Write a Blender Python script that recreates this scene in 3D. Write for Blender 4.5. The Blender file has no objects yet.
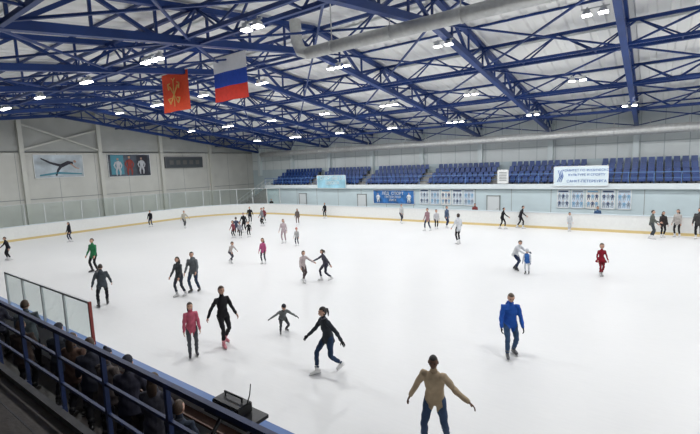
import bpy, bmesh, math, random
import numpy as np
from mathutils import Vector, Matrix
random.seed(4)
sc=bpy.context.scene
V=Vector
# ------------------------------------------------------------------ materials
MC={}
def mat(name,col,rough=.6,metal=0,bump=0,bscale=40,var=.0,emit=None,spec=.5,vscale=6):
    key=(name,tuple(col),rough,metal)
    if key in MC: return MC[key]
    m=bpy.data.materials.new(name); m.use_nodes=True
    nt=m.node_tree; b=nt.nodes['Principled BSDF']
    b.inputs['Base Color'].default_value=(*col,1)
    b.inputs['Roughness'].default_value=rough; b.inputs['Metallic'].default_value=metal
    b.inputs['Specular IOR Level'].default_value=spec
    tc=nt.nodes.new('ShaderNodeTexCoord')
    if var>0:
        n=nt.nodes.new('ShaderNodeTexNoise'); n.inputs['Scale'].default_value=vscale; n.inputs['Detail'].default_value=5
        nt.links.new(tc.outputs['Object'],n.inputs['Vector'])
        r=nt.nodes.new('ShaderNodeValToRGB')
        r.color_ramp.elements[0].position=.3; r.color_ramp.elements[1].position=.7
        r.color_ramp.elements[0].color=(*[c*(1-var) for c in col],1)
        r.color_ramp.elements[1].color=(*[min(1,c*(1+var)) for c in col],1)
        nt.links.new(n.outputs['Fac'],r.inputs['Fac']); nt.links.new(r.outputs['Color'],b.inputs['Base Color'])
    if bump>0:
        n=nt.nodes.new('ShaderNodeTexNoise'); n.inputs['Scale'].default_value=bscale; n.inputs['Detail'].default_value=4
        nt.links.new(tc.outputs['Object'],n.inputs['Vector'])
        bp=nt.nodes.new('ShaderNodeBump'); bp.inputs['Strength'].default_value=bump; bp.inputs['Distance'].default_value=.02
        nt.links.new(n.outputs['Fac'],bp.inputs['Height']); nt.links.new(bp.outputs['Normal'],b.inputs['Normal'])
    if emit:
        b.inputs['Emission Color'].default_value=(1,.98,.95,1); b.inputs['Emission Strength'].default_value=emit
    MC[key]=m; return m
def fabric(col): return mat('fabric',col,.85,0,.25,60,.12,spec=.2,vscale=9)
BLUE=mat('blue_steel_paint',(.012,.045,.20),.45,.1,var=.25,vscale=.6)
BLUED=mat('dark_blue_steel_paint',(.012,.028,.10),.5,.1,var=.2)
WHITE=mat('white_paint',(.75,.77,.76),.5,var=.04)
CONC=mat('concrete',(.3,.3,.29),.85,0,.3,12,.15)
DARKF=mat('dark_floor',(.035,.026,.022),.55,0,.2,20,.3)
BLACK=mat('black_plastic',(.012,.012,.014),.45)
STEEL=mat('skate_steel',(.6,.6,.62),.25,.9)
SILVER=mat('galvanised_duct',(.62,.63,.62),.38,.45,.1,8,.1)

def obj_from_bm(name,bm,mats,parent=None,smooth=False):
    me=bpy.data.meshes.new(name); bm.to_mesh(me); bm.free()
    for m in mats: me.materials.append(m)
    if smooth:
        for p in me.polygons: p.use_smooth=True
    o=bpy.data.objects.new(name,me); sc.collection.objects.link(o)
    if parent: o.parent=parent
    return o
def box(bm,c,s,mi=0,rot=None):
    M=Matrix.Translation(V(c))
    if rot is not None: M=M@rot.to_4x4()
    r=bmesh.ops.create_cube(bm,size=1,matrix=M@Matrix.Diagonal((*s,1)))
    for v in r['verts']:
        for f in v.link_faces: f.material_index=mi
    return r['verts']
def bx(bm,x0,x1,y0,y1,z0,z1,mi=0):
    return box(bm,((x0+x1)/2,(y0+y1)/2,(z0+z1)/2),(abs(x1-x0),abs(y1-y0),abs(z1-z0)),mi)
def beam(bm,p0,p1,w,h=None,mi=0):
    p0=V(p0);p1=V(p1);h=h or w
    d=p1-p0;L=d.length
    if L<1e-4: return
    z=d/L; ref=V((0,0,1)) if abs(z.z)<.95 else V((0,1,0))
    x=z.cross(ref).normalized(); y=x.cross(z)
    R=Matrix((x,y,z)).transposed()
    box(bm,(p0+p1)/2,(w,h,L),mi,R)
def tube(bm,pts,rad,lat=V((1,0,0)),seg=12,mi=0,roundcap=True):
    pts=[V(p) for p in pts]; rad=[(r,r) if not isinstance(r,tuple) else r for r in rad]
    if roundcap:
        t0=(pts[1]-pts[0]).normalized(); t1=(pts[-1]-pts[-2]).normalized()
        r0=min(rad[0]); r1=min(rad[-1])
        pts=[pts[0]-t0*r0*.55]+pts+[pts[-1]+t1*r1*.55]
        rad=[(rad[0][0]*.62,rad[0][1]*.62)]+rad+[(rad[-1][0]*.62,rad[-1][1]*.62)]
    rings=[]
    n=len(pts)
    for i,p in enumerate(pts):
        if i==0:t=pts[1]-pts[0]
        elif i==n-1:t=pts[-1]-pts[-2]
        else:t=(pts[i+1]-pts[i]).normalized()+(pts[i]-pts[i-1]).normalized()
        t.normalize()
        l=lat-t*lat.dot(t)
        if l.length<.05: l=V((0,1,0))-t*t.y
        if l.length<.05: l=V((0,0,1))-t*t.z
        l.normalize(); q=t.cross(l)
        rings.append([bm.verts.new(p+l*math.cos(2*math.pi*k/seg)*rad[i][0]+q*math.sin(2*math.pi*k/seg)*rad[i][1]) for k in range(seg)])
    fs=[]
    for i in range(n-1):
        for k in range(seg):
            fs.append(bm.faces.new((rings[i][k],rings[i][(k+1)%seg],rings[i+1][(k+1)%seg],rings[i+1][k])))
    fs.append(bm.faces.new(rings[0][::-1])); fs.append(bm.faces.new(rings[-1]))
    for f in fs: f.material_index=mi; f.smooth=True
    return rings
def ball(bm,c,r,M=None,mi=0,u=14,v=10):
    r=(r,r,r) if not isinstance(r,tuple) else r
    MM=Matrix.Translation(V(c))@((M.to_4x4()) if M is not None else Matrix.Identity(4))@Matrix.Diagonal((*r,1))
    res=bmesh.ops.create_uvsphere(bm,u_segments=u,v_segments=v,radius=1,matrix=MM)
    fs=set()
    for w in res['verts']:
        for f in w.link_faces: fs.add(f)
    for f in fs: f.material_index=mi; f.smooth=True
    return res['verts']

# ------------------------------------------------------------------ camera
F=420;P=math.radians(6.9);R_=math.radians(2.06);Yw=math.radians(36);H=5.1
fh=V((-math.sin(Yw),math.cos(Yw),0)); R0=V((math.cos(Yw),math.sin(Yw),0))
fw=fh*math.cos(P)-V((0,0,1))*math.sin(P); U0=fh*math.sin(P)+V((0,0,1))*math.cos(P)
Rc=R0*math.cos(R_)-U0*math.sin(R_); Uc=R0*math.sin(R_)+U0*math.cos(R_)
cam=bpy.data.cameras.new('camera'); co=bpy.data.objects.new('camera',cam); sc.collection.objects.link(co)
M=Matrix((Rc,Uc,-fw)).transposed().to_4x4(); M.translation=V((0,0,H)); co.matrix_world=M
cam.sensor_width=36; cam.lens=36*F/700; cam.clip_start=.05; cam.clip_end=300
sc.camera=co
sc.view_settings.view_transform='Standard'
w=bpy.data.worlds.new('world'); sc.world=w; w.use_nodes=True
w.node_tree.nodes['Background'].inputs[0].default_value=(.8,.9,1,1); w.node_tree.nodes['Background'].inputs[1].default_value=.3

# ------------------------------------------------------------------ dimensions
XL,XR=-45.5,26.0; YN,YF=-8.0,40.0
RX0,RX1,RY0,RY1,RR=-42,19,4.0,33.3,8.2
def zb(y): return 7.35+.133*(40-y) if y>=16 else 10.54-.133*(16-y)
def zd(y): return zb(y)+1.3

# ------------------------------------------------------------------ ice + floor
bm=bmesh.new()
bx(bm,XL-.3,XR+.3,YN-.3,YF+.3,-.3,-.03)
obj_from_bm('floor',bm,[CONC])
def rink_path(off=0,n=14):
    pts=[]
    cs=[((RX0+RR,RY0+RR),180,270),((RX1-RR,RY0+RR),270,360),((RX1-RR,RY1-RR),0,90),((RX0+RR,RY1-RR),90,180)]
    for (cx,cy),a0,a1 in cs:
        for i in range(n+1):
            a=math.radians(a0+(a1-a0)*i/n)
            pts.append((cx+(RR+off)*math.cos(a),cy+(RR+off)*math.sin(a)))
    return pts
ICE=bpy.data.materials.new('ice'); ICE.use_nodes=True
nt=ICE.node_tree; b=nt.nodes['Principled BSDF']
tc=nt.nodes.new('ShaderNodeTexCoord')
n1=nt.nodes.new('ShaderNodeTexNoise'); n1.inputs['Scale'].default_value=.12; n1.inputs['Detail'].default_value=8
n2=nt.nodes.new('ShaderNodeTexNoise'); n2.inputs['Scale'].default_value=9; n2.inputs['Detail'].default_value=8; n2.inputs['Roughness'].default_value=.7
mp=nt.nodes.new('ShaderNodeMapping'); mp.inputs['Scale'].default_value=(.25,1.6,1)
nt.links.new(tc.outputs['Object'],n1.inputs['Vector']); nt.links.new(tc.outputs['Object'],mp.inputs['Vector']); nt.links.new(mp.outputs[0],n2.inputs['Vector'])
mx=nt.nodes.new('ShaderNodeMix'); mx.data_type='FLOAT'; mx.inputs[0].default_value=.35
nt.links.new(n1.outputs['Fac'],mx.inputs[2]); nt.links.new(n2.outputs['Fac'],mx.inputs[3])
cr=nt.nodes.new('ShaderNodeValToRGB'); cr.color_ramp.elements[0].position=.3; cr.color_ramp.elements[1].position=.65
cr.color_ramp.elements[0].color=(.63,.635,.635,1); cr.color_ramp.elements[1].color=(.71,.71,.705,1)
nt.links.new(mx.outputs[0],cr.inputs[0]); nt.links.new(cr.outputs[0],b.inputs['Base Color'])
b.inputs['Roughness'].default_value=.38; b.inputs['Specular IOR Level'].default_value=.3
bp=nt.nodes.new('ShaderNodeBump'); bp.inputs['Strength'].default_value=.08
nt.links.new(n2.outputs['Fac'],bp.inputs['Height']); nt.links.new(bp.outputs[0],b.inputs['Normal'])
bm=bmesh.new()
vs=[bm.verts.new((x,y,0)) for x,y in rink_path(-.025)]
f=bm.faces.new(vs); 
r=bmesh.ops.extrude_face_region(bm,geom=[f])
for v in r['geom']:
    if isinstance(v,bmesh.types.BMVert): v.co.z=-.03
bmesh.ops.recalc_face_normals(bm,faces=bm.faces)
obj_from_bm('ice_rink_surface',bm,[ICE])

# boards
BOARD=mat('board_plastic',(.72,.73,.71),.4,var=.03)
YEL=mat('yellow_kickplate',(.62,.48,.22),.5)
CAPB=mat('board_cap',(.6,.66,.70),.4)
def strip(bm,o0,o1,z0,z1,mi,sel=None):
    a=rink_path(o0);c=rink_path(o1);n=len(a)
    for i in range(n):
        j=(i+1)%n
        if sel and not sel(a[i],a[j]): continue
        q=[(a[i],z0),(a[j],z0),(a[j],z1),(a[i],z1)]
        inn=[bm.verts.new((p[0],p[1],z)) for p,z in q]
        q=[(c[i],z0),(c[j],z0),(c[j],z1),(c[i],z1)]
        out=[bm.verts.new((p[0],p[1],z)) for p,z in q]
        for k in range(4):
            l=(k+1)%4
            bm.faces.new((inn[k],inn[l],out[l],out[k])).material_index=mi
        bm.faces.new(inn).material_index=mi; bm.faces.new(out[::-1]).material_index=mi
bm=bmesh.new()
strip(bm,0,.12,.18,1.16,0); strip(bm,-.02,.12,-.02,.18,1); strip(bm,-.03,.15,1.16,1.21,2)
bmesh.ops.recalc_face_normals(bm,faces=bm.faces)
obj_from_bm('rink_boards',bm,[BOARD,YEL,CAPB])
# glass
GL=bpy.data.materials.new('protective_glass'); GL.use_nodes=True; nt=GL.node_tree
nt.nodes.remove(nt.nodes['Principled BSDF'])
t=nt.nodes.new('ShaderNodeBsdfTransparent'); t.inputs[0].default_value=(.86,.92,.91,1)
g=nt.nodes.new('ShaderNodeBsdfGlossy'); g.inputs['Roughness'].default_value=.08; g.inputs[0].default_value=(.8,.9,.9,1)
fr=nt.nodes.new('ShaderNodeFresnel'); fr.inputs[0].default_value=1.4
ms=nt.nodes.new('ShaderNodeMixShader'); nt.links.new(fr.outputs[0],ms.inputs[0]); nt.links.new(t.outputs[0],ms.inputs[1]); nt.links.new(g.outputs[0],ms.inputs[2])
nt.links.new(ms.outputs[0],nt.nodes['Material Output'].inputs[0])
bm=bmesh.new()
a=rink_path(.06)
def sel(p,q): return max(p[0],q[0])<RX0+RR+.1
n=len(a); k=0
for i in range(n):
    j=(i+1)%n
    if not sel(a[i],a[j]): continue
    p,q=V((*a[i],0)),V((*a[j],0)); L=(q-p).length; m=max(1,round(L/1.5)) if L>2 else 1
    for s in range(m):
        c=p.lerp(q,s/m); d=p.lerp(q,(s+1)/m)
        bm.faces.new([bm.verts.new((c.x,c.y,1.21)),bm.verts.new((d.x,d.y,1.21)),bm.verts.new((d.x,d.y,2.9)),bm.verts.new((c.x,c.y,2.9))]).material_index=0
        if L>2 or k%2==0: beam(bm,(c.x,c.y,1.21),(c.x,c.y,2.92),.06,mi=1)
        beam(bm,(c.x,c.y,2.92),(d.x,d.y,2.92),.04,mi=1); k+=1
obj_from_bm('protective_glass_screen',bm,[GL,mat('post_grey',(.5,.52,.52),.4)])
bm=bmesh.new()
x=-15.9
for i in range(4):
    x1=x+1.425
    bm.faces.new([bm.verts.new((x+.03,3.94,1.30)),bm.verts.new((x1-.03,3.94,1.30)),bm.verts.new((x1-.03,3.94,2.24)),bm.verts.new((x+.03,3.94,2.24))])
    beam(bm,(x,3.94,1.28),(x,3.94,2.28),.05,mi=1); beam(bm,(x,3.94,2.26),(x1,3.94,2.26),.05,mi=1); x=x1
beam(bm,(x,3.94,1.28),(x,3.94,2.28),.06,mi=2)
obj_from_bm('penalty_box_glass',bm,[GL,mat('post_grey',(.5,.52,.52),.4),mat('red_plastic',(.3,.05,.04),.5)])

# ------------------------------------------------------------------ walls
WL=mat('cream_wall',(.60,.60,.56),.7,0,.1,3,.06,vscale=.7)
WU=mat('grey_upper_wall',(.44,.45,.43),.75,0,.1,3,.08,vscale=.7)
WF=mat('pale_teal_wall',(.54,.64,.67),.65,0,.05,3,.05,vscale=.7)
WFU=mat('pale_grey_teal_panel',(.70,.75,.75),.6,var=.05,vscale=.7)
TRIM=mat('wall_joint_grey',(.25,.27,.27),.6)
bm=bmesh.new()
bx(bm,XL-.3,XL,YN,YF,-.03,7.4,0)
v=[(XL-.3,YN,7.4),(XL-.3,16,7.4),(XL-.3,YF,7.4),(XL-.3,YF,zd(YF)),(XL-.3,16,zd(16)),(XL-.3,YN,zd(YN))]
v2=[(XL-.05,b_,c_) for a_,b_,c_ in v]
A=[bm.verts.new(q) for q in v]; B=[bm.verts.new(q) for q in v2]
bm.faces.new(A).material_index=1; bm.faces.new(B[::-1]).material_index=1
bx(bm,XL-.02,XL,YN,YF,7.32,7.45,2)
bx(bm,XL-.02,XL+.008,YN,YF,3.1,3.16,2)
y=YN+1.5
while y<YF: 
    bx(bm,XL-.01,XL+.006,y,y+.03,0,7.3,2); y+=3.25
obj_from_bm('wall_left',bm,[WL,WU,TRIM])
CCOL=mat('cream_column',(.62,.62,.57),.6)
for y in (7.0,13.5,20,26.5,33):
    bm=bmesh.new(); bx(bm,XL+.01,XL+.35,y-.17,y+.17,-.03,zd(y)-.15); bx(bm,XL+.01,XL+.4,y-.25,y+.25,-.03,.1); obj_from_bm('steel_column',bm,[CCOL])
bm=bmesh.new(); y=13.5
beam(bm,(XL+.15,y+.2,7.6),(XL+.15,y+6.3,zb(20)-.5),.14); beam(bm,(XL+.3,y+6.3,7.6),(XL+.3,y+.2,zb(14)-.5),.14)
obj_from_bm('cross_brace',bm,[CCOL])
bm=bmesh.new()
bx(bm,XL,XR,YF,YF+.3,-.03,5.0,0); bx(bm,XL,XR,YF,YF+.3,5.0,zd(YF),1)
x=XL+1
while x<XR:
    bx(bm,x,x+.05,YF-.006,YF+.01,4.9,8.6,2); x+=1.5
bx(bm,XL,XR,YF-.006,YF+.01,6.15,6.22,2)
obj_from_bm('wall_far',bm,[WF,WFU,mat('panel_joint',(.45,.51,.52),.6)])
bm=bmesh.new(); bx(bm,XL,XR,YN-.3,YN,-.03,zd(YN)); obj_from_bm('wall_near',bm,[WL])
bm=bmesh.new(); bx(bm,XR,XR+.3,YN,YF,-.03,12.5); obj_from_bm('wall_right',bm,[WL])
for k in range(-7,5):
    x=-1.25+6.08*k
    if x<XL+1: continue
    bm=bmesh.new(); bx(bm,x-.2,x+.2,YF-.42,YF-.02,4.17,8.0); bx(bm,x-.24,x+.24,YF-.44,YF-.02,7.9,8.05); obj_from_bm('gallery_column',bm,[mat('pale_column',(.66,.73,.74),.6)])
# roof deck (corrugated)
DECK=mat('corrugated_deck',(.90,.90,.88),.6,0,0,1,.04,vscale=.5)
bm=bmesh.new()
prof=[]
x=XL-.4
while x<XR+.4:
    prof+= [(x,0),(x+.4,0),(x+.46,.09),(x+.69,.09)]; x+=.75
ys=[YN-.3,16,YF+.3]
grid=[[bm.verts.new((px,yy,zd(yy)+pz)) for px,pz in prof] for yy in ys]
for i in range(2):
    for j in range(len(prof)-1):
        bm.faces.new((grid[i][j],grid[i][j+1],grid[i+1][j+1],grid[i+1][j]))
top=[[bm.verts.new((px,yy,zd(yy)+.3)) for px in (XL-.4,XR+.4)] for yy in ys]
for i in range(2): bm.faces.new((top[i][0],top[i][1],top[i+1][1],top[i+1][0]))
obj_from_bm('ceiling',bm,[DECK])

# ------------------------------------------------------------------ roof trusses
def truss_y(x):
    bm=bmesh.new()
    a0=YN+.05; c0=YF-.05
    for (a,c) in ((a0,16),(16,c0)):
        beam(bm,(x,a,zb(a)),(x,c,zb(c)),.26,.26); beam(bm,(x,a,zb(a)+1.1),(x,c,zb(c)+1.1),.24,.2)
    y=a0;up=False
    while y<c0-.1:
        y2=min(y+2,c0)
        za=zb(y)+(1.1 if up else 0); zc=zb(y2)+(0 if up else 1.1)
        beam(bm,(x,y,za),(x,y2,zc),.12)
        beam(bm,(x,y2,zb(y2)),(x,y2,zb(y2)+1.1),.08)
        up=not up; y=y2
    obj_from_bm('roof_truss',bm,[BLUE])
xs=[-1.25+6.08*k for k in range(-7,5)]
for x in xs: 
    if x>XL+.5: truss_y(x)
def truss_x(y,dz=-.0):
    bm=bmesh.new(); z=zb(y)+dz
    for yy in (y-.35,y+.35):
        beam(bm,(XL+.4,yy,z),(XR-.2,yy,z),.12); 
    beam(bm,(XL+.4,y,z+1.0),(XR-.2,y,z+1.0),.13)
    x=XL+.6;up=False
    while x<XR-1.6:
        za=z+(1.0 if up else 0); zc=z+(0 if up else 1.0)
        for s in (-.35,.35):
            ya=y+(0 if up else s); yc=y+(s if up else 0)
            beam(bm,(x,ya,za),(x+1.52,yc,zc),.06)
        if not up: beam(bm,(x,y-.35,z),(x,y+.35,z),.06)
        up=not up; x+=1.52
    obj_from_bm('longitudinal_roof_truss',bm,[BLUE])
for y in (-2,3.5,9.3,16,22,28,34): truss_x(y)
bm=bmesh.new()
y=YN+1
while y<YF:
    beam(bm,(XL+.1,y,zb(y)+1.24),(XR-.1,y,zb(y)+1.24),.09,.09,1 if int(y)%2 else 0); y+=3
ysb=[3.5,9.3,16,22,28,34,39.5]
for i,x in enumerate(xs[:-1]):
    if x<XL: continue
    for j in range(len(ysb)-1):
        a,c=ysb[j],ysb[j+1]
        beam(bm,(x,a,zb(a)),(x+6.08,c,zb(c)),.07); beam(bm,(x+6.08,a,zb(a)),(x,c,zb(c)),.07)
obj_from_bm('roof_bracing',bm,[BLUE,WHITE])
# ducts
bm=bmesh.new()
tube(bm,[(-11.2,13,9.55),(XR-1,13,9.55)],[.23,.23],seg=18,roundcap=False)
x=-10
while x<XR-1:
    tube(bm,[(x,13,9.55),(x+.06,13,9.55)],[.25,.25],seg=18,roundcap=False)
    beam(bm,(x,13,9.75),(x,13,zb(13)+1),.03); x+=2.5
tube(bm,[(-11.2,13,9.55),(-11.55,13,9.68),(-11.75,13,10.1),(-11.8,13,10.9)],[.23,.23,.23,.23],lat=V((0,1,0)),seg=18,roundcap=False)
obj_from_bm('ventilation_duct',bm,[SILVER])
bm=bmesh.new()
tube(bm,[(-41,37.6,6.95),(XR-1,37.6,6.95)],[.33,.33],seg=18,roundcap=False)
x=-40
while x<XR-1:
    tube(bm,[(x,37.6,6.95),(x+.07,37.6,6.95)],[.355,.355],seg=18,roundcap=False)
    beam(bm,(x,37.6,7.2),(x,37.6,zb(37.6)),.04); x+=2.2
obj_from_bm('ventilation_duct',bm,[SILVER])

# ------------------------------------------------------------------ lamps
LENS=mat('lamp_lens',(1,1,1),.3,emit=16)
LE=188
def lamp(x,y,n=2):
    z=zb(y)-.22
    bm=bmesh.new()
    beam(bm,(x-.22*n,y,z+.12),(x+.22*n,y,z+.12),.05,mi=0)
    for i in range(n):
        cx=x+(i-(n-1)/2)*.5
        vs=box(bm,(cx,y,z),(.30,.26,.14),0)
        for v in vs:
            if v.co.z>z: v.co.x=cx+(v.co.x-cx)*.6; v.co.y=y+(v.co.y-y)*.6
        box(bm,(cx,y,z-.085),(.28,.24,.04),1)
        beam(bm,(cx,y,z+.05),(cx,y,z+.2),.04,mi=0)
    o=obj_from_bm('floodlight',bm,[WHITE,LENS])
    ld=bpy.data.lights.new('lamp_beam','AREA'); ld.shape='RECTANGLE'; ld.size=.26; ld.size_y=.22; ld.energy=LE; ld.color=(.99,.995,1)
    lo=bpy.data.objects.new('lamp_beam',ld); sc.collection.objects.link(lo); lo.location=(x-(n-1)/2*.5,y,z-.12); lo.parent=o
for y,off in ((9.1,0),(17.5,2.5),(25,1),(31.6,3)):
    x=-38+off; k=0
    while x<20:
        lamp(x,y,2+(k%3==1)); x+=5.6; k+=1

# ------------------------------------------------------------------ gallery
bm=bmesh.new()
GX0=-39.0; GX1=XR-.02
bx(bm,GX0,GX1,36.3,36.5,0,2.9,0)
bx(bm,GX0,GX1,36.0,36.3,2.75,3.15,1)
for i in range(4):
    bx(bm,GX0,GX1,36.3+.8*i,YF-.02,(2.75 if i==0 else 2.9+.42*(i-1)),2.9+.42*i,2)
x=GX0+2
while x<XR:
    bx(bm,x,x+.04,36.295,36.31,0,2.75,3); x+=3.04
bx(bm,GX0,GX0+.2,36.3,YF-.02,0,2.9,0)
obj_from_bm('spectator_gallery',bm,[WF,mat('parapet_white',(.66,.72,.74),.5),CONC,TRIM])
bm=bmesh.new()
beam(bm,(GX0,36.1,3.95),(GX1,36.1,3.95),.05); beam(bm,(GX0,36.1,3.55),(GX1,36.1,3.55),.03)
x=GX0
while x<XR: beam(bm,(x,36.1,3.15),(x,36.1,3.95),.04); x+=1.5
obj_from_bm('gallery_railing',bm,[mat('rail_light_blue',(.10,.2,.42),.4)])
SEAT=mat('blue_seat_plastic',(.016,.052,.20),.4,var=.2,vscale=1)
bm=bmesh.new()
def seat(bm,x,y,z):
    box(bm,(x,y-.02,z+.40),(.42,.36,.05))
    vs=box(bm,(x,y+.18,z+.62),(.42,.05,.42))
    for v in vs:
        if v.co.z>z+.6: v.co.y+=.07; v.co.x=x+(v.co.x-x)*.86
    box(bm,(x,y+.14,z+.2),(.06,.2,.4),1)
for i in range(4):
    x=GX0+.8;k=0
    while x<XR-1:
        k+=1
        if k%14 in (0,13): x+=.5; continue
        seat(bm,x,36.70+.8*i,2.9+.42*i); x+=.5
obj_from_bm('spectator_seats',bm,[SEAT,BLACK])
bm=bmesh.new()
for i in range(16):
    x=GX0-.02-.36*i
    bx(bm,x-.36,x,36.2,37.6,-.03,2.9-.18*(i+1)+.02,0)
for y in (36.25,37.55):
    for dz in (.5,.95): beam(bm,(GX0,y,2.9+dz),(GX0-5.7,y,.1+dz),.05,mi=1)
    for i in range(8): 
        x=GX0-.05-.72*i; z=2.9-.36*i; beam(bm,(x,y,z-.1),(x,y,z+.95),.04,mi=1)
obj_from_bm('gallery_staircase',bm,[CONC,WHITE])

# ------------------------------------------------------------------ signs and posters
def text_mesh(s,size,loc,m,parent,axis='far'):
    cu=bpy.data.curves.new('lettering','FONT'); cu.body=s; cu.size=size; cu.align_x='CENTER'; cu.align_y='CENTER'; cu.extrude=.002
    o=bpy.data.objects.new('lettering',cu); sc.collection.objects.link(o)
    o.rotation_euler=(math.pi/2,0,0) if axis=='far' else (math.pi/2,0,math.pi/2)
    o.location=loc; cu.materials.append(m); o.parent=parent
def board_y(name,x0,x1,z0,z1,y,m,frame=WHITE):
    bm=bmesh.new(); bx(bm,x0,x1,y-.02,y+.02,z0,z1,0); t=.05
    for a in ((x0,x1,z0,z0+t),(x0,x1,z1-t,z1),(x0,x0+t,z0,z1),(x1-t,x1,z0,z1)):
        bx(bm,a[0],a[1],y-.035,y-.02,a[2],a[3],1)
    return bm
DB=mat('sign_blue',(.03,.12,.42),.5); LBm=mat('sign_pale',(.66,.76,.8),.5,var=.04,vscale=1.5)
bm=board_y('s',-6.35,-2.7,2.98,4.5,35.93,LBm); 
for i in range(3): tube(bm,[(-6.1+.13*i,35.9,3.3),(-5.9+.1*i,35.9,3.75),(-6.05+.12*i,35.9,4.2)],[.02,.035,.015],seg=6,mi=2)
o=obj_from_bm('sports_committee_sign',bm,[LBm,WHITE,DB])
text_mesh('КОМИТЕТ ПО ФИЗИЧЕСКОЙ',.23,(-4.12,35.89,4.17),DB,o); text_mesh('КУЛЬТУРЕ И СПОРТУ',.23,(-4.12,35.89,3.83),DB,o); text_mesh('САНКТ-ПЕТЕРБУРГА',.26,(-4.12,35.89,3.35),DB,o)
bm=board_y('s',-30.5,-26.5,2.75,4.2,35.975,LBm)
o=obj_from_bm('sports_banner',bm,[mat('sign_cyan',(.30,.55,.66),.5,var=.3,vscale=1.2),WHITE]); text_mesh('СПОРТИВНАЯ\nШКОЛА',.5,(-28.3,35.92,3.6),WHITE,o)
SKINP=mat('print_skin',(.5,.3,.22),.6)
def figure_relief(bm,x,y,z,s,mi,hm,axis='x'):
    def q(dx,dz): return (x+dx*s,y,z+dz*s) if axis=='x' else (x,y+dx*s,z+dz*s)
    lat=V((1,0,0)) if axis=='x' else V((0,1,0))
    tube(bm,[q(0,.45),q(.02,.7),q(0,.85)],[(.1*s,.008),(.13*s,.008),(.09*s,.008)],lat=lat,seg=8,mi=mi)
    for sx in (-1,1):
        tube(bm,[q(.06*sx,.45),q(.12*sx,.2),q(.1*sx,0)],[(.07*s,.008),(.05*s,.008),(.03*s,.008)],lat=lat,seg=8,mi=mi)
        tube(bm,[q(.12*sx,.8),q(.22*sx,.6),q(.16*sx,.42)],[(.045*s,.008),(.04*s,.008),(.03*s,.008)],lat=lat,seg=8,mi=mi)
    tube(bm,[q(0,.9),q(0,1.02)],[(.055*s,.008),(.06*s,.008)],lat=lat,seg=8,mi=hm)
bm=board_y('s',-23.3,-18.6,1.2,2.62,36.26,DB)
for i,(fx,fs) in enumerate(((-22.7,.9),(-19.2,.95))): figure_relief(bm,fx,36.235,1.35,fs,1,2)
o=obj_from_bm('ice_show_poster',bm,[mat('poster_blue',(.03,.14,.38),.5,var=.7,vscale=1.6),WHITE,SKINP]); text_mesh('ЛЁД  СПОРТ',.4,(-21,36.21,2.25),WHITE,o); text_mesh('ПИТЕРСКАЯ\nЛИГА',.3,(-21,36.21,1.75),WHITE,o)
PR=[mat('print_navy',(.05,.08,.16),.6),mat('print_grey',(.25,.3,.36),.6),mat('print_sky',(.2,.38,.55),.6)]
for (x0,x1) in ((-18.1,-12.7),(-6.2,-1.2),(4,9)):
    cols=5; wd=(x1-x0)/cols
    for c in range(cols):
        a0,a1=x0+wd*c+.06,x0+wd*(c+1)-.06
        bm=board_y('s',a0,a1,1.25,2.72,36.27,LBm)
        for r_ in range(2):
            for q in range(3): figure_relief(bm,a0+(a1-a0)*(.2+.3*q),36.245,1.36+.55*r_,.48,2+(q+r_+c)%2,4)
        bx(bm,a0+.1,a1-.1,36.235,36.25,2.5,2.62,2)
        tint=[(.62,.70,.76),(.52,.62,.72),(.68,.68,.66)][c%3]
        obj_from_bm('team_photo_poster',bm,[mat('poster_pale%d'%(c%3),tint,.5,var=.15,vscale=2),WHITE,PR[c%3],PR[(c+1)%3],SKINP])
bm=board_y('s',-10.7,-9.8,3.2,4.35,36.04,WHITE)
for i in range(6): bx(bm,-10.55,-9.95,35.99,36.015,3.45+.13*i,3.5+.13*i,2)
obj_from_bm('notice_board',bm,[WHITE,WHITE,TRIM])
for i,x in enumerate((-11.6,-33.5,-25.2)):
    bm=bmesh.new(); bx(bm,x,x+1.0,36.22,36.29,0,2.1,0); bx(bm,x-.08,x,36.2,36.29,0,2.18,1); bx(bm,x+1,x+1.08,36.2,36.29,0,2.18,1); bx(bm,x-.08,x+1.08,36.2,36.29,2.1,2.18,1)
    bx(bm,x+.8,x+.92,36.17,36.22,1.0,1.04,2); obj_from_bm('door_%d'%(i+1),bm,[mat('door_white',(.62,.66,.67),.5),TRIM,STEEL])
PM=[SKINP,mat('print_dark',(.03,.03,.045),.6),mat('print_red',(.30,.05,.04),.6),mat('print_pale',(.55,.57,.6),.6),mat('print_teal',(.08,.28,.36),.6)]
def poster_left(name,y0,y1,z0,z1,base,figs,extra):
    bm=bmesh.new(); bx(bm,XL+.01,XL+.06,y0,y1,z0,z1,0); t=.05
    for a in ((y0,y1,z0,z0+t),(y0,y1,z1-t,z1),(y0,y0+t,z0,z1),(y1-t,y1,z0,z1)): bx(bm,XL+.05,XL+.09,a[0],a[1],a[2],a[3],1)
    extra(bm)
    for (fy,fz,s,c) in figs: figure_relief(bm,XL+.085,fy,fz,s,c,2,'y')
    obj_from_bm(name,bm,[base,WHITE]+PM)
LY=V((0,1,0))
def ex1(bm):
    # a spinning skater: bent torso, extended free leg, arm, and a painted sweep of ice
    X_=XL+.085
    def t(pts,r,mi): tube(bm,[(X_,a,b_) for a,b_ in pts],[(q,.008) for q in r],lat=V((0,.7,.7)),seg=8,mi=mi)
    t([(14.7,5.25),(16.2,5.45),(18.2,5.3)],[.06,.1,.05],6)
    t([(16.0,5.2),(16.2,5.7),(16.5,6.1)],[.07,.10,.14],3)
    t([(16.5,6.1),(17.1,6.4),(17.5,6.35)],[.16,.17,.11],3)
    t([(16.5,6.1),(15.6,6.4),(14.9,6.8)],[.13,.09,.05],3)
    t([(17.3,6.3),(17.7,5.9),(18.0,5.8)],[.06,.05,.04],2)
    t([(17.6,6.45),(17.75,6.55)],[.13,.12],2)
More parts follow.
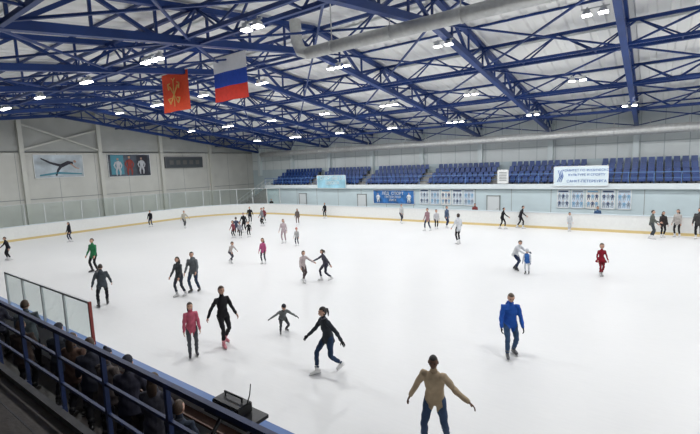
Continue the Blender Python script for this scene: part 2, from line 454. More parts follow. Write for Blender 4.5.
def ex2(bm):
    X_=XL+.08
    bx(bm,X_-.02,X_-.01,21.0,22.3,5.1,7.1,6); bx(bm,X_-.02,X_-.01,23.7,24.9,5.1,7.1,3)
poster_left('figure_skating_poster',14.3,18.4,5.0,7.15,mat('poster_icy',(.46,.52,.56),.5,var=.35,vscale=.9),[],ex1)
poster_left('hockey_poster',20.7,25.2,4.85,7.2,mat('poster_night',(.07,.09,.12),.5,var=.8,vscale=.8),[(21.7,5.0,1.75,5),(22.9,5.0,1.95,4),(24.2,5.1,1.7,5)],ex2)
bm=bmesh.new(); bx(bm,XL+.01,XL+.25,26.9,31.8,5.6,6.9,0); bx(bm,XL+.25,XL+.27,27.0,31.7,5.7,6.8,1)
for i in range(5): bx(bm,XL+.27,XL+.28,27.4+i*.85,27.9+i*.85,6.0,6.5,2)
obj_from_bm('scoreboard',bm,[mat('score_case',(.12,.13,.14),.5),mat('score_glass',(.07,.08,.09),.3),mat('score_dim_digits',(.13,.13,.12),.4)])

# ------------------------------------------------------------------ flags
def flag(name,x,z,wd,ht,colfn,mats):
    bm=bmesh.new(); nx,nz=16,12; y=13.0
    g=[[None]*(nz+1) for _ in range(nx+1)]
    for i in range(nx+1):
        for j in range(nz+1):
            u=i/nx; v=j/nz
            g[i][j]=bm.verts.new((x-wd/2+wd*u,y+.05*math.sin(u*9+v*1.5)*(1-v*.8),z-ht/2+ht*v))
    for i in range(nx):
        for j in range(nz):
            f=bm.faces.new((g[i][j],g[i+1][j],g[i+1][j+1],g[i][j+1])); f.material_index=colfn((j+.5)/nz); f.smooth=True
    n=len(mats)
    beam(bm,(x-wd/2-.05,y,z+ht/2+.02),(x+wd/2+.05,y,z+ht/2+.02),.05,mi=n)
    for s in (-1,1): beam(bm,(x+s*wd*.48,y,z+ht/2),(x+s*wd*.48,y,zb(13)),.015,mi=n)
    return obj_from_bm(name,bm,mats+[WHITE])
fr_=mat('flag_red',(.75,.05,.03),.8,var=.08); fb=mat('flag_blue',(.02,.08,.5),.8,var=.08); fwh=mat('flag_white',(.82,.83,.87),.8,var=.04)
flag('russian_flag',-15.95,9.3,2.35,1.95,lambda v:0 if v<.333 else (1 if v<.667 else 2),[fr_,fb,fwh])
o=flag('saint_petersburg_flag',-20.35,9.25,2.4,1.95,lambda v:0,[mat('flag_scarlet',(.82,.08,.025),.8,var=.08)])
GOLD=mat('flag_gold',(.75,.5,.15),.7)
bm=bmesh.new(); cx,cy,cz=-20.35,12.9,9.2
beam(bm,(cx,cy,cz-.7),(cx,cy,cz+.65),.05,.02)
for s in (-1,1):
    beam(bm,(cx-.35*s,cy,cz-.55),(cx+.35*s,cy,cz+.35),.06,.02)
    tube(bm,[(cx-.35*s,cy,cz-.55),(cx-.5*s,cy,cz-.3),(cx-.25*s,cy,cz-.25)],[.02,.05,.02],seg=6)
    tube(bm,[(cx+.35*s,cy,cz+.35),(cx+.45*s,cy,cz+.2),(cx+.5*s,cy,cz+.45),(cx+.3*s,cy,cz+.5)],[.02,.04,.04,.02],seg=6)
beam(bm,(cx,cy,cz+.6),(cx+.15,cy,cz+.72),.04,.02); beam(bm,(cx,cy,cz+.6),(cx-.15,cy,cz+.72),.04,.02)
e=obj_from_bm('coat_of_arms',bm,[GOLD],parent=o)

# ------------------------------------------------------------------ near side stands
bm=bmesh.new()
bx(bm,XL+.5,6,YN+.02,1.75,1.95,2.2,0)
bx(bm,XL+.5,6,1.6,1.75,-.03,1.95,1)
bx(bm,XL+.5,6,1.72,1.80,2.1,2.28,1)
for i in range(1,7): bx(bm,XL+.5,6,-.9*i,-.9*(i-1)-.25,2.2,2.2+.42*i,0)
for i in range(6): bx(bm,XL+.5,6,.1+.27*i,.115+.27*i,2.2,2.203,1)
obj_from_bm('stand_platform',bm,[DARKF,mat('dark_concrete',(.06,.06,.065),.8,var=.2)])
bm=bmesh.new()
x0,x1=-26,4; y=1.9
beam(bm,(x0,y,3.2),(x1,y,3.2),.05); 
for z in (2.5,2.85): beam(bm,(x0,y,z),(x1,y,z),.032)
x=x0
while x<=x1:
    beam(bm,(x,y,2.1),(x,y,3.2),.045); beam(bm,(x,1.81,2.15),(x,y,2.15),.08); x+=1.25
obj_from_bm('stand_guardrail',bm,[BLUED])
bm=bmesh.new()
bx(bm,-30,2,1.78,3.86,-.03,.3,0)
obj_from_bm('bench_podium',bm,[DARKF])
for x0 in (-14.5,-9.6,-4.8):
    bm=bmesh.new()
    for k in range(3): bx(bm,x0,x0+4.2,2.02+.13*k,2.12+.13*k,.73,.77,0)
    for k in range(2): bx(bm,x0,x0+4.2,1.87,1.91,.9+.15*k,1.01+.15*k,0)
    for xx in (x0+.3,x0+2.1,x0+3.9): bx(bm,xx,xx+.06,1.97,2.37,.3,.73,1); bx(bm,xx,xx+.06,1.89,1.95,.3,1.2,1)
    obj_from_bm('player_bench',bm,[mat('bench_plastic',(.03,.06,.14),.5),BLACK])
bm=bmesh.new()
strip(bm,-.05,.17,1.215,1.28,0,lambda p,q:abs(p[1]-q[1])<.01 and p[1]<10)
bmesh.ops.recalc_face_normals(bm,faces=bm.faces)
obj_from_bm('board_top_rail',bm,[mat('near_cap_blue',(.03,.12,.36),.35)])
bm=bmesh.new(); bx(bm,-9.2,-4.4,3.66,3.84,1.02,1.06,0); 
for xx in (-9.1,-7.2,-4.6): bx(bm,xx,xx+.05,3.78,3.84,.3,1.02,1)
obj_from_bm('bench_shelf',bm,[mat('brown_panel',(.14,.07,.045),.5),BLACK])
bm=bmesh.new(); bx(bm,-3.02,-2.48,1.95,2.18,3.08,3.11,0)
for x in (-2.95,-2.55): beam(bm,(x,1.93,2.85),(x,2.15,3.08),.025)
obj_from_bm('rail_shelf',bm,[BLACK])
bm=bmesh.new()
vs=bx(bm,-2.95,-2.62,1.98,2.14,3.11,3.20,0)
bmesh.ops.bevel(bm,geom=list(bm.edges),offset=.01,segments=2,affect='EDGES')
for s in (-2.87,-2.70): tube(bm,[(s,1.985,3.155),(s,1.972,3.155)],[.03,.03],seg=14,mi=1,roundcap=False)
tube(bm,[(-2.9,2.08,3.235),(-2.67,2.08,3.235)],[.008,.008],seg=8,mi=1)
for x in (-2.89,-2.68): beam(bm,(x,2.08,3.19),(x,2.08,3.235),.01,mi=1)
tube(bm,[(-2.64,2.1,3.19),(-2.60,2.1,3.28),(-2.58,2.1,3.38)],[.006,.005,.004],seg=6,mi=1)
obj_from_bm('portable_radio',bm,[BLACK,mat('grille',(.05,.05,.055),.4,.5)])
bm=bmesh.new()
tube(bm,[(-3.9,3.1,1.20),(-3.6,3.1,1.22),(-3.2,3.1,1.22),(-2.9,3.1,1.20)],[(.14,.12),(.17,.16),(.17,.16),(.14,.12)],lat=V((0,1,0)),seg=14)
tube(bm,[(-3.6,3.0,1.35),(-3.5,3.0,1.5),(-3.3,3.0,1.5),(-3.2,3.0,1.35)],[.015]*4,lat=V((0,1,0)),seg=6,mi=1)
bx(bm,-4.1,-2.7,2.85,3.35,1.02,1.06,1)
for xx in (-4.05,-2.8): bx(bm,xx,xx+.05,2.9,3.3,.3,1.02,1)
obj_from_bm('equipment_bag_on_table',bm,[fabric((.03,.05,.12)),BLACK])

# ------------------------------------------------------------------ people
def dirv(s,a,side): 
    s=math.radians(s);a=math.radians(a)
    return V((side*math.sin(a),math.cos(a)*math.sin(s),-math.cos(a)*math.cos(s)))
def ik(Hp,A,l1,l2,pole):
    d=A-Hp;D=min(d.length,(l1+l2)*.998);dn=d.normalized()
    a=(l1*l1-l2*l2+D*D)/(2*D);h=math.sqrt(max(0,l1*l1-a*a))
    q=(pole-dn*pole.dot(dn)).normalized()
    return Hp+dn*a+q*h, Hp+dn*D
def person(name,x,y,h,phi,top=(.1,.1,.1),legs=(.03,.03,.04),skate=(.7,.7,.7),hair=(.03,.02,.015),style='short',skin=(.55,.33,.24),
           lean=4,side=0,feet=((.1,.05,0,0,8),(-.1,-.08,0,0,8)),drop=.02,aR=(8,10,15,6),aL=(4,10,15,6),hy=0,hp=0,kid=False,woman=False,
           bulk=1.04,hem=.15,skirt=None,z0=0,gloves=None,socks=None,blades=True,shoulder=None,collar=None,hood=False,helmet=None):
    S=h-.05 if blades else h
    hs=1.28 if kid else 1.0
    k=S/1.75*(1-.13*(hs-1)*.9)
    hk=k*hs
    dist=math.hypot(x,y)
    vox=.0115 if dist<13 else (.017 if dist<22 else .026)
    seg=12 if dist<22 else 9
    bl=.045 if blades else 0
    ank=.085*k+bl
    ft=[]
    for i,sgn in ((0,1),(1,-1)):
        fx,fy,li,pi,yo=feet[i]; ft.append((V((fx*k,fy*k,ank+li*k)),pi,yo*sgn*-1))
    Pz=ank+(.862-drop)*k
    P0=V((0,0,Pz)); l1,l2=.435*k,.43*k
    for _ in range(80):
        ok=True
        for i,sgn in ((0,1),(1,-1)):
            if (ft[i][0]-(P0+V((sgn*.09*k,0,-.02*k)))).length>(l1+l2)*.993: ok=False
        if ok: break
        P0.z-=.008
    def sdir(ang): 
        a=math.radians(ang); b_=math.radians(side)
        return V((math.sin(b_),math.sin(a),math.cos(a)*math.cos(b_))).normalized()
    d1=sdir(lean*.75); d2=sdir(lean*1.15)
    sp=lambda t:(P0+d1*t*k) if t<.18 else (P0+d1*.18*k+d2*(t-.18)*k)
    X=V((1,0,0)); lat=(X-d2*d2.x).normalized()
    fwd2=d2.cross(lat)*-1 if d2.cross(lat).y<0 else d2.cross(lat)
    W=.93 if woman else 1.0
    bm=bmesh.new(); bones=[]
    MT,ML,MSK=0,1,2
    tube(bm,[sp(-.10),sp(-.04),sp(.05)],[(.12*k,.095*k),(.152*k,.115*k),(.142*k,.105*k)],lat,seg)
    bones.append((sp(-.08),sp(.0),.11*k,.12*k,ML))
    B=bulk
    tube(bm,[sp(-hem),sp(-.02),sp(.12),sp(.27),sp(.37),sp(.43),sp(.475)],
             [(.178*k*W*B,.134*k*B),(.170*k*W*B,.126*k*B),(.144*k*W*B,.108*k*B),(.166*k*W*B,.122*k*B),(.166*k*W*B,.110*k*B),(.122*k*W,.088*k),(.066*k,.062*k)],lat,seg+4,roundcap=False)
    bones.append((sp(-hem),sp(.44),.15*k*B,.15*k*B,MT))
    neck=sp(.47); hd=sdir(lean*.6); hc=neck+ (d2*.5+hd*.5).normalized()*.078*k + hd*.095*hk
    tube(bm,[sp(.42),neck,hc-hd*.03*k],[.062*k,.054*k,.05*k],lat,8)
    bones.append((neck+d2*.012*k,hc,.05*k,.05*k,MSK))
    hands=[]
    sh_w=(.155 if woman else .176)
    for i,sgn,ar in ((0,1,aR),(1,-1,aL)):
        s=sp(.400)+lat*sgn*sh_w*k
        ud=dirv(ar[0]+lean*.3,ar[1],sgn); fd=dirv(ar[0]+lean*.3+ar[2],ar[3],sgn)
        e=s+ud*.29*k; wv=e+fd*.245*k
        r=1.10*B
        tube(bm,[s-lat*sgn*.05*k+d2*.0,s,s.lerp(e,.5),e],[.055*k*r,.062*k*r,.051*k*r,.043*k*r],V((0,1,0)),seg-2)
        tube(bm,[e,e.lerp(wv,.35),wv-fd*.01*k],[.044*k*r,.043*k*r,.035*k*r],V((0,1,0)),seg-2)
        tube(bm,[wv-fd*.03*k,wv+fd*.02*k],[.026*k,.025*k],V((0,1,0)),8)
        am=MT if shoulder is None else 3
        bones.append((s,e,.062*k*r,.045*k*r,am)); bones.append((e,wv-fd*.005*k,.045*k*r,.036*k*r,am))
        hands.append((wv,fd,sgn))
    anks=[]
    for i,sgn in ((0,1),(1,-1)):
        hp_=P0+V((sgn*.085*k,0,-.03*k)); A,pi,yo=ft[i]
        ya=math.radians(yo); pole=V((-math.sin(ya),math.cos(ya),.0))
        kn,A2=ik(hp_,A,l1,l2,pole)
        g=1.0 if not woman else .93
        tube(bm,[hp_,hp_.lerp(kn,.35),hp_.lerp(kn,.75),kn],[.096*k*g,.092*k*g,.072*k*g,.062*k*g],X,seg)
        tube(bm,[kn,kn.lerp(A2,.3),kn.lerp(A2,.7),A2.lerp(kn,.1)],[.061*k*g,.063*k*g,.056*k*g,.056*k*g],X,seg)
        bones.append((hp_,kn,.09*k,.06*k,ML)); bones.append((kn,A2,.06*k,.05*k,ML))
        anks.append((A2,pi,yo,(kn-A2).normalized()))
    if hood:
        tube(bm,[sp(.36)-fwd2*.10*k,sp(.43)-fwd2*.11*k,sp(.50)-fwd2*.09*k],[(.09*k,.04*k),(.11*k,.05*k),(.08*k,.035*k)],lat,10)
        bones.append((sp(.36)-fwd2*.1*k,sp(.5)-fwd2*.09*k,.08*k,.08*k,MT))
    bmesh.ops.recalc_face_normals(bm,faces=bm.faces)
    me=bpy.data.meshes.new('t'); bm.to_mesh(me); bm.free()
    to=bpy.data.objects.new('t',me); sc.collection.objects.link(to)
    md=to.modifiers.new('r','REMESH'); md.mode='VOXEL'; md.voxel_size=vox*max(.7,k); md.use_smooth_shade=True
    sm=to.modifiers.new('s','SMOOTH'); sm.factor=.5; sm.iterations=2
    dg=bpy.context.evaluated_depsgraph_get()
    m2=bpy.data.meshes.new_from_object(to.evaluated_get(dg))
    bpy.data.objects.remove(to); bpy.data.meshes.remove(me)
    n=len(m2.vertices); cov=np.empty(n*3); m2.vertices.foreach_get('co',cov); cov=cov.reshape(-1,3)
    fn=(np.sin(cov[:,2]*38/k+np.sin(cov[:,0]*17)*2+np.sin(cov[:,1]*13)*2)+.6*np.sin(cov[:,2]*23/k+cov[:,0]*30))*.0042
    nr=np.empty(n*3); m2.vertices.foreach_get('normal',nr); nr=nr.reshape(-1,3)
    cov=cov+nr*fn[:,None]; m2.vertices.foreach_set('co',cov.ravel())
    npoly=len(m2.polygons); cc=np.empty(npoly*3); m2.polygons.foreach_get('center',cc); cc=cc.reshape(-1,3)
    best=np.full(npoly,1e9); mi=np.zeros(npoly,dtype=np.int32)
    for p,q,ra,rb,m_ in bones:
        p=np.array(p);q=np.array(q);d=q-p;L2=max(1e-9,(d*d).sum())
        t=np.clip(((cc-p)@d)/L2,0,1); dd=np.linalg.norm(cc-(p+t[:,None]*d),axis=1)/(ra+(rb-ra)*t)
        k_=dd<best; best[k_]=dd[k_]; mi[k_]=m_
    m2.polygons.foreach_set('material_index',mi)
    bm=bmesh.new(); bm.from_mesh(m2); bpy.data.meshes.remove(m2)
    for f in bm.faces: f.smooth=True
    SKIN,HAIR,BOOT,ST,EYE,MOUTH,GLV,EXT=2,4,5,6,7,8,9,10
    hm=GLV if gloves else SKIN
    for wv,fd,sgn in hands:
        nrm=V((-sgn,0,0)); nrm=nrm-fd*nrm.dot(fd)
        if nrm.length<.35: nrm=V((0,0,-1)); nrm=nrm-fd*nrm.dot(fd)
        nrm.normalize(); wd=fd.cross(nrm).normalized()
        if wd.y<0: wd=-wd
        q=k*1.0
        tube(bm,[wv-fd*.005*q,wv+fd*.035*q,wv+fd*.08*q],[(.026*q,.017*q),(.038*q,.017*q),(.040*q,.014*q)],wd,10,hm)
        sg=6 if dist<14 else 4
        for j,(off,L) in enumerate(((.029,.072),(.010,.080),(-.010,.075),(-.028,.058))):
            b0=wv+fd*.078*q+wd*off*q
            c1=(fd+nrm*.25).normalized();c2=(fd+nrm*.75).normalized();c3=(fd*.6+nrm).normalized()
            b1=b0+c1*L*.45*q;b2=b1+c2*L*.32*q;b3=b2+c3*L*.25*q
            tube(bm,[b0,b1,b2,b3],[.0095*q,.0088*q,.008*q,.007*q],wd,sg,hm)
        t0=wv+fd*.025*q+wd*.03*q; t1=t0+(wd*.8+fd*.7+nrm*.3).normalized()*.035*q; t2=t1+(wd*.2+fd+nrm*.4).normalized()*.03*q
        tube(bm,[t0,t1,t2],[.013*q,.0105*q,.0085*q],nrm,sg,hm)
    Rh=Matrix.Rotation(math.radians(hy),3,'Z')@Matrix.Rotation(math.radians(-(lean*.6+hp)),3,'X')
    def HP(a,b_,c): return hc+Rh@V((a*hk,b_*hk,c*hk))
    vs=ball(bm,hc,(.077*hk,.097*hk,.12*hk),Rh,SKIN,16,12)
    Ri=Rh.transposed()
    for v_ in vs:
        l=Ri@(v_.co-hc)/hk
        if l.z<0:
            t=-l.z/.12; l.x*=1-.30*t*t; 
            if l.y<0: l.y*=1-.45*t
            else: l.y*=1-.08*t
        v_.co=hc+Rh@(l*hk)
    tube(bm,[HP(0,.088,.02),HP(0,.108,-.018),HP(0,.098,-.03)],[.007*hk,.013*hk,.011*hk],lat,6,SKIN)
    for s in (-1,1):
        ball(bm,HP(.031*s,.083,.012),(.013*hk,.009*hk,.008*hk),Rh,EYE,8,6)
        tube(bm,[HP(.016*s,.092,.03),HP(.045*s,.083,.033)],[.005*hk,.004*hk],V((0,0,1)),5,HAIR)
        ball(bm,HP(.078*s,-.005,-.005),(.012*hk,.022*hk,.032*hk),Rh,SKIN,8,6)
    ball(bm,HP(0,.086,-.062),(.026*hk,.009*hk,.008*hk),Rh,MOUTH,8,6)
    def shell(rx,ry,rz,dy,dz,cut,mi_):
        vs=ball(bm,HP(0,dy,dz),(rx*hk,ry*hk,rz*hk),Rh,mi_,20,16)
        dl=[]
        for v_ in vs:
            l=Ri@(v_.co-hc)/hk
            if cut(l): dl.append(v_)
        bmesh.ops.delete(bm,geom=dl,context='VERTS')
    if helmet:
        shell(.098,.122,.12,-.005,.03,lambda l:l.z<.0 and l.y>.0 or l.z<-.06,EXT)
        for s in (-.04,-.015,.015,.04): tube(bm,[HP(s,.118,.03),HP(s,.125,-.04),HP(s,.10,-.09)],[.003*hk]*3,lat,4,ST)
    elif style in('hat','beanie'):
        shell(.086,.107,.115,-.004,.028,lambda l:(l.y>.0 and l.z<.045) or l.z<.0,EXT)
        if style=='hat': ball(bm,HP(0,-.01,.15),.03*hk,None,EXT,10,8)
        shell(.082,.1,.115,-.012,.0,lambda l:(l.y>-.02) or l.z<-.08,HAIR)
    else:
        if style=='shaved': shell(.079,.099,.121,-.004,.004,lambda l:(l.y>.02 and l.z<.065) or l.z<-.02,HAIR)
        elif style=='short': shell(.084,.102,.123,-.010,.008,lambda l:(l.y>.015 and l.z<.072) or (l.z<-.055) or (l.y>-.03 and l.z<.0),HAIR)
        else: shell(.088,.104,.125,-.012,.007,lambda l:(l.y>.02 and l.z<.07) or (l.z<-.10),HAIR)
        if style=='long':
            tube(bm,[HP(0,-.055,.03),HP(0,-.085,-.06),HP(0,-.085,-.16),HP(0,-.075,-.25)],[(.07*hk,.04*hk),(.082*hk,.04*hk),(.08*hk,.032*hk),(.05*hk,.02*hk)],lat,10,HAIR)
        if style=='pony':
            tube(bm,[HP(0,-.095,.05),HP(0,-.135,.03),HP(0,-.145,-.06),HP(0,-.13,-.15)],[.02*hk,.028*hk,.024*hk,.01*hk],lat,8,HAIR)
        if style=='bun': ball(bm,HP(0,-.10,.07),.036*hk,None,HAIR,10,8)
    if not skirt:
        tube(bm,[neck-d2*.025*k,neck+d2*.03*k],[(.070*k,.070*k),(.062*k,.064*k)],lat,12,EXT if collar else MT,roundcap=False)
    if skirt:
        c0=sp(.06);c1=sp(-.04);c2=P0-V((0,0,.20*k))
        rg=tube(bm,[c0,c1,c2],[(.15*k,.11*k),(.19*k,.15*k),(.29*k,.25*k)],X,20,MT,roundcap=False)
        for j,v_ in enumerate(rg[2]): v_.co.z+=.02*k*math.sin(j*2.2)
    for A2,pi,yo,ld in anks:
        Rf=Matrix.Rotation(math.radians(yo),3,'Z')@Matrix.Rotation(math.radians(pi),3,'X')
        f_=Rf@V((0,1,0));u_=Rf@V((0,0,1));l_=Rf@V((1,0,0))
        def FP(a,b_,c): return A2+l_*a*k+f_*b_*k+u_*c*k
        tube(bm,[FP(0,-.065,-.04),FP(0,-.03,-.035),FP(0,.05,-.04),FP(0,.12,-.05),FP(0,.175,-.058)],
             [(.034*k,.040*k),(.040*k,.048*k),(.042*k,.042*k),(.044*k,.032*k),(.034*k,.022*k)],l_,10,BOOT)
        tube(bm,[FP(0,-.01,-.04),A2+u_*.01*k,A2+ld*.11*k],[(.043*k,.052*k),(.045*k,.052*k),(.056*k,.060*k)],l_,10,BOOT)
        R3=Matrix((l_,f_,u_)).transposed()
        box(bm,FP(0,.045,-.084),(.065*k,.27*k,.012*k),BOOT,R3)
        if blades:
            for b_ in (-.045,.11): box(bm,FP(0,b_,-.098),(.022*k,.05*k,.024*k),ST,R3)
            cz=-.085-.045/k+.014
            box(bm,FP(0,.045,cz),(.006*k,.30*k,.026*k),ST,R3)
            box(bm,FP(0,.20,cz+.01),(.006*k,.03*k,.03*k),ST,R3)
    mz=min(v_.co.z for v_ in bm.verts)
    for v_ in bm.verts: v_.co.z-=mz-.0015
    mats=[fabric(top),fabric(legs),mat('skin',skin,.55,spec=.3),fabric(shoulder or top),mat('hair',hair,.6,0,.4,120,.2),mat('skate_boot',skate,.4),STEEL,
          mat('eye',(.03,.02,.02),.2),mat('lips',tuple(c*.6 for c in skin),.5),fabric(gloves or (.02,.02,.02)),fabric(helmet or collar or (.05,.05,.06))]
    o=obj_from_bm(name,bm,mats)
    a=math.radians(phi)
    fd=-fh*math.cos(a)-R0*math.sin(a)
    o.rotation_euler=(0,0,math.atan2(-fd.x,fd.y)); o.location=(x,y,z0)
    return o

K=(.014,.014,.017); JN=(.035,.06,.12)
M_='ice_skater_man';W_='ice_skater_woman';C_='ice_skater_child'
person(M_,-3.0,6.5,1.88,28,top=(.36,.28,.19),legs=JN,skin=(.11,.055,.035),hair=(.006,.005,.005),style='shaved',lean=7,feet=((.12,.18,0,0,8),(-.14,-.22,.03,0,20)),drop=.04,aR=(-8,30,12,26),aL=(6,46,24,62),skate=(.05,.05,.06),hy=12,hp=2,bulk=1.06,hem=.08,collar=(.28,.21,.14))
person(M_,-2.9,10.9,1.84,8,top=(.018,.085,.38),legs=(.04,.08,.16),skate=(.1,.1,.11),hair=(.09,.06,.04),lean=12,hp=12,feet=((.08,.14,0,0,5),(-.14,-.15,.0,0,15)),drop=.05,aR=(8,12,22,5),aL=(-2,14,28,6),bulk=1.1,hem=.13,gloves=K,hood=True)
person(W_,-6.4,7.7,1.84,58,top=(.03,.035,.045),legs=(.02,.04,.085),hair=(.015,.01,.008),style='pony',woman=True,lean=12,feet=((.08,.30,0,0,5),(-.10,-.28,.07,-12,20)),drop=.07,aR=(22,24,24,12),aL=(-34,42,15,40),hy=-5,gloves=K,collar=(.1,.1,.12))
person(W_,-10.0,7.3,1.88,-40,top=K,legs=K,skate=(.6,.22,.26),hair=(.05,.025,.015),style='pony',woman=True,lean=3,feet=((.07,.10,0,0,5),(-.10,-.20,.05,-10,15)),drop=.02,aR=(-20,28,10,20),aL=(18,16,26,10),bulk=.97,hem=.10)
person(W_,-10.2,6.4,1.62,-25,top=(.45,.10,.15),legs=(.07,.075,.085),skate=(.04,.04,.05),hair=(.04,.02,.012),style='long',woman=True,feet=((.1,.05,0,0,5),(-.1,-.05,0,0,5)),aR=(10,10,30,6),aL=(6,10,30,4),hem=.17,collar=(.4,.05,.1))
person(C_,-9.2,8.9,1.22,-25,top=(.13,.14,.14),legs=(.05,.055,.06),skate=(.1,.1,.1),style='beanie',collar=(.03,.03,.04),kid=True,lean=34,feet=((.16,.10,0,0,15),(-.2,-.16,0,0,20)),drop=.2,aR=(10,62,10,70),aL=(14,50,20,45),bulk=1.1,gloves=K)
person(M_,-17.3,7.2,1.76,150,top=(.05,.06,.07),legs=K,skate=(.03,.03,.03),feet=((.12,.15,0,0,10),(-.18,-.15,0,0,20)),lean=8,aR=(10,20,20,12),aL=(-12,22,20,15),drop=.05,bulk=1.08,hood=True)
person(M_,-23.9,9.7,1.88,20,top=(.03,.19,.08),legs=K,skate=(.04,.04,.04),lean=3,aR=(8,14,20,8),aL=(8,14,20,8),feet=((.14,.05,0,0,12),(-.14,-.02,0,0,12)))
person(W_,-15.7,9.5,1.74,25,top=(.05,.055,.06),legs=(.03,.035,.05),style='long',woman=True,hair=(.05,.03,.02),lean=5,aR=(10,18,20,10),aL=(8,10,25,5),feet=((.1,.1,0,0,8),(-.14,-.14,0,0,10)),bulk=1.06,hem=.18,skate=(.5,.5,.5))
person(M_,-15.75,10.2,1.84,10,top=(.12,.13,.14),legs=(.03,.045,.08),skate=(.04,.04,.04),aR=(10,12,20,6),aL=(12,16,35,8),feet=((.12,.08,0,0,8),(-.14,-.12,0,0,10)),hood=True,drop=.04,lean=6)
person(C_,-17.0,15.3,1.48,15,top=(.45,.10,.22),legs=(.03,.03,.05),style='long',hair=(.08,.04,.02),kid=True,woman=True,aR=(6,12,15,8),aL=(6,14,20,8))
person(W_,-12.6,13.6,1.56,-40,top=(.45,.38,.38),legs=(.09,.07,.07),style='pony',hair=(.10,.05,.03),woman=True,lean=14,feet=((.1,.2,0,0,5),(-.12,-.2,.02,-5,15)),drop=.06,aR=(10,20,20,12),aL=(48,26,12,24))
person(W_,-11.85,14.3,1.58,70,top=(.06,.06,.08),legs=(.03,.03,.05),style='pony',hair=(.03,.02,.01),woman=True,lean=16,feet=((.1,.22,0,0,5),(-.12,-.25,.05,-8,15)),drop=.08,aR=(46,26,12,20),aL=(-40,30,10,20))
person(W_,-20.5,20.4,1.74,10,top=(.48,.40,.42),legs=(.35,.26,.28),style='long',woman=True,hair=(.12,.07,.04),aR=(8,14,25,8),aL=(8,18,15,10))
person(C_,-18.9,20.0,1.28,20,top=(.4,.4,.4),legs=(.05,.05,.08),kid=True,style='beanie',collar=(.4,.1,.1))
person(C_,-18.9,14.6,1.36,-60,top=(.40,.36,.34),legs=(.06,.06,.08),kid=True,lean=26,drop=.1,aR=(25,25,20,15),aL=(-15,45,10,40),feet=((.12,.2,0,0,10),(-.14,-.25,.05,-5,15)))
for (x,y,h,ph,c,ki) in ((-25.7,20.3,1.40,40,(.25,.07,.09),1),(-25.2,20.5,1.32,-30,(.3,.3,.33),1),(-24.9,21.1,1.26,10,K,1),(-26.6,21.3,1.5,170,(.05,.06,.1),1),(-27.2,22.6,1.7,20,K,0),(-28.5,25.8,1.75,60,(.2,.21,.23),0),(-31.0,26.5,1.7,-20,K,0),(-30.2,27.6,1.55,30,(.2,.05,.06),1)):
    person(C_ if ki else M_,x,y,h,ph,top=c,legs=K,kid=bool(ki),aR=(10,18,20,10),aL=(-8,20,20,10),lean=7)
person(M_,-34.8,22.0,1.68,-50,top=(.38,.36,.30),legs=(.08,.08,.09),aR=(10,30,15,25),aL=(20,25,20,15),lean=10,feet=((.1,.2,0,0,5),(-.14,-.2,0,0,15)))
person(M_,-38.9,21.1,1.66,10,top=K,legs=(.03,.04,.08))
person(W_,-36.8,13.4,1.62,30,top=K,legs=(.03,.04,.07),style='long',woman=True,hem=.2)
person(M_,-32.7,8.4,1.56,40,top=(.02,.02,.025),legs=K,lean=12,aR=(20,25,20,15),aL=(-20,25,20,15))
person(W_,-25.9,27.6,1.55,0,top=(.12,.10,.09),legs=(.15,.1,.09),woman=True,style='long')
person(M_,-26.6,32.4,1.62,40,top=K,legs=K)
person(W_,-17.7,31.9,1.76,-30,top=(.45,.45,.45),legs=(.03,.03,.05),woman=True,lean=8,aR=(30,20,20,10),aL=(-20,20,10,10),feet=((.1,.2,0,0,5),(-.1,-.2,.04,-5,15)))
person(M_,-13.8,29.0,1.80,60,top=(.28,.17,.19),legs=(.03,.04,.08),feet=((.1,.2,0,0,5),(-.1,-.2,0,-5,15)))
person(C_,-13.6,30.1,1.6,0,top=(.45,.45,.47),legs=K,kid=True)
person(M_,-13.1,30.9,1.8,-40,top=(.08,.11,.17),legs=(.03,.04,.08),aR=(15,25,15,15),aL=(-15,25,15,15))
person(W_,-9.8,25.0,2.0,160,top=(.55,.57,.6),legs=K,woman=True,style='bun',aR=(10,22,30,8),aL=(10,20,30,8),skate=(.7,.7,.7))
person(M_,-9.1,31.9,1.68,-80,top=K,legs=K,lean=12,aR=(30,20,20,12),aL=(-15,20,10,12),feet=((.1,.2,0,0,5),(-.1,-.2,.0,-5,15)))
person(M_,-8.0,32.7,1.8,-60,top=(.02,.02,.025),legs=K,lean=18,aR=(25,25,25,15),aL=(-20,20,10,10),feet=((.1,.2,0,0,5),(-.1,-.25,.0,-5,15)))
person(C_,-4.7,32.6,1.4,0,top=(.5,.52,.54),legs=(.45,.47,.5),kid=True)
person('hockey_player',-5.1,20.0,1.62,-40,top=(.55,.56,.58),legs=(.02,.03,.07),shoulder=(.5,.51,.55),lean=26,hp=15,hair=(.1,.07,.05),aR=(45,10,15,5),aL=(38,15,25,5),feet=((.14,.12,0,0,10),(-.14,-.1,0,0,10)),drop=.1,bulk=1.15,gloves=(.03,.04,.08),skate=(.03,.03,.03))
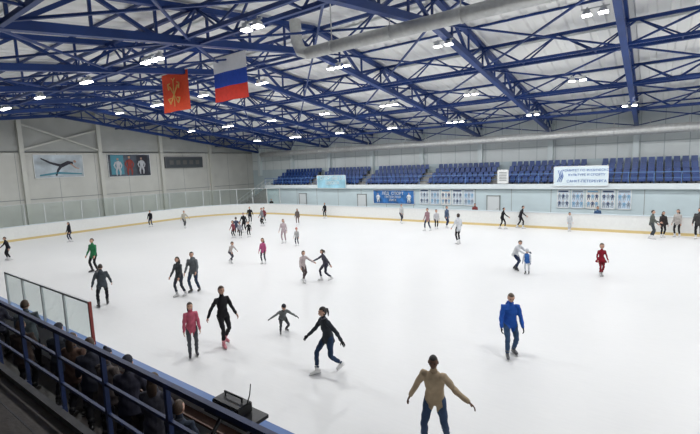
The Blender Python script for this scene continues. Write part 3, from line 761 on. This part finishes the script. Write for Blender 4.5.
person('child_hockey_player',-4.45,19.5,1.22,35,top=(.04,.14,.42),legs=(.5,.52,.55),shoulder=(.5,.52,.57),kid=True,helmet=(.55,.57,.6),bulk=1.2,gloves=(.03,.05,.15),lean=12,skate=(.03,.03,.03))
person('figure_skater',-1.7,20.6,1.50,10,top=(.22,.012,.025),legs=(.2,.02,.03),skate=(.5,.5,.5),kid=True,woman=True,style='bun',hair=(.04,.02,.01),skirt=True,bulk=.9,hem=.05,aR=(6,16,30,4),aL=(6,16,30,4),feet=((.05,.03,0,0,5),(-.05,-.03,0,0,5)))
person(M_,0.0,31.4,1.85,-50,top=(.10,.11,.10),legs=(.05,.06,.07),bulk=1.08,aR=(30,8,40,4),aL=(10,12,30,6))
person(W_,0.55,32.2,1.7,10,top=(.035,.03,.03),legs=K,woman=True,style='long',bulk=1.1)
person(W_,1.3,32.7,1.8,60,top=(.38,.36,.34),legs=K,woman=True,style='long',bulk=1.1)
person(M_,2.3,32.4,1.95,50,top=(.05,.05,.05),legs=K,bulk=1.12)
# spectators behind near boards
for (x,y,h,ph,c,st) in ((-12.4,3.35,1.88,160,(.10,.12,.13),'short'),(-14.2,3.2,1.72,170,(.05,.05,.07),'long'),(-10.0,3.2,1.80,175,(.03,.035,.045),'beanie'),(-9.2,3.15,1.78,185,(.10,.06,.045),'long'),(-8.5,3.2,1.82,150,(.03,.032,.045),'short'),(-7.8,3.15,1.78,200,(.09,.075,.07),'hat'),(-7.1,3.2,1.80,170,(.03,.03,.045),'beanie'),(-6.2,3.15,1.76,180,(.06,.06,.075),'long'),(-11.2,2.9,1.74,170,(.05,.035,.03),'long'),(-5.3,3.0,1.66,190,(.03,.04,.06),'short')):
    person('spectator',x,y,h,ph,top=c,legs=K,style=st,blades=False,z0=.3,bulk=1.12,hem=.2,aR=(15,8,40,4),aL=(12,8,45,4),skate=(.02,.02,.02),collar=(.04,.042,.055),hair=(.06,.035,.02))
for i,(x,c) in enumerate(((-36.5,K),(-12.2,(.2,.05,.05)),(-3.2,(.05,.1,.2)),(3.2,K))):
    person('spectator',x,34.6+.2*(i%2),1.7,10,top=c,legs=K,blades=False,z0=-.03,bulk=1.1,skate=(.02,.02,.02))
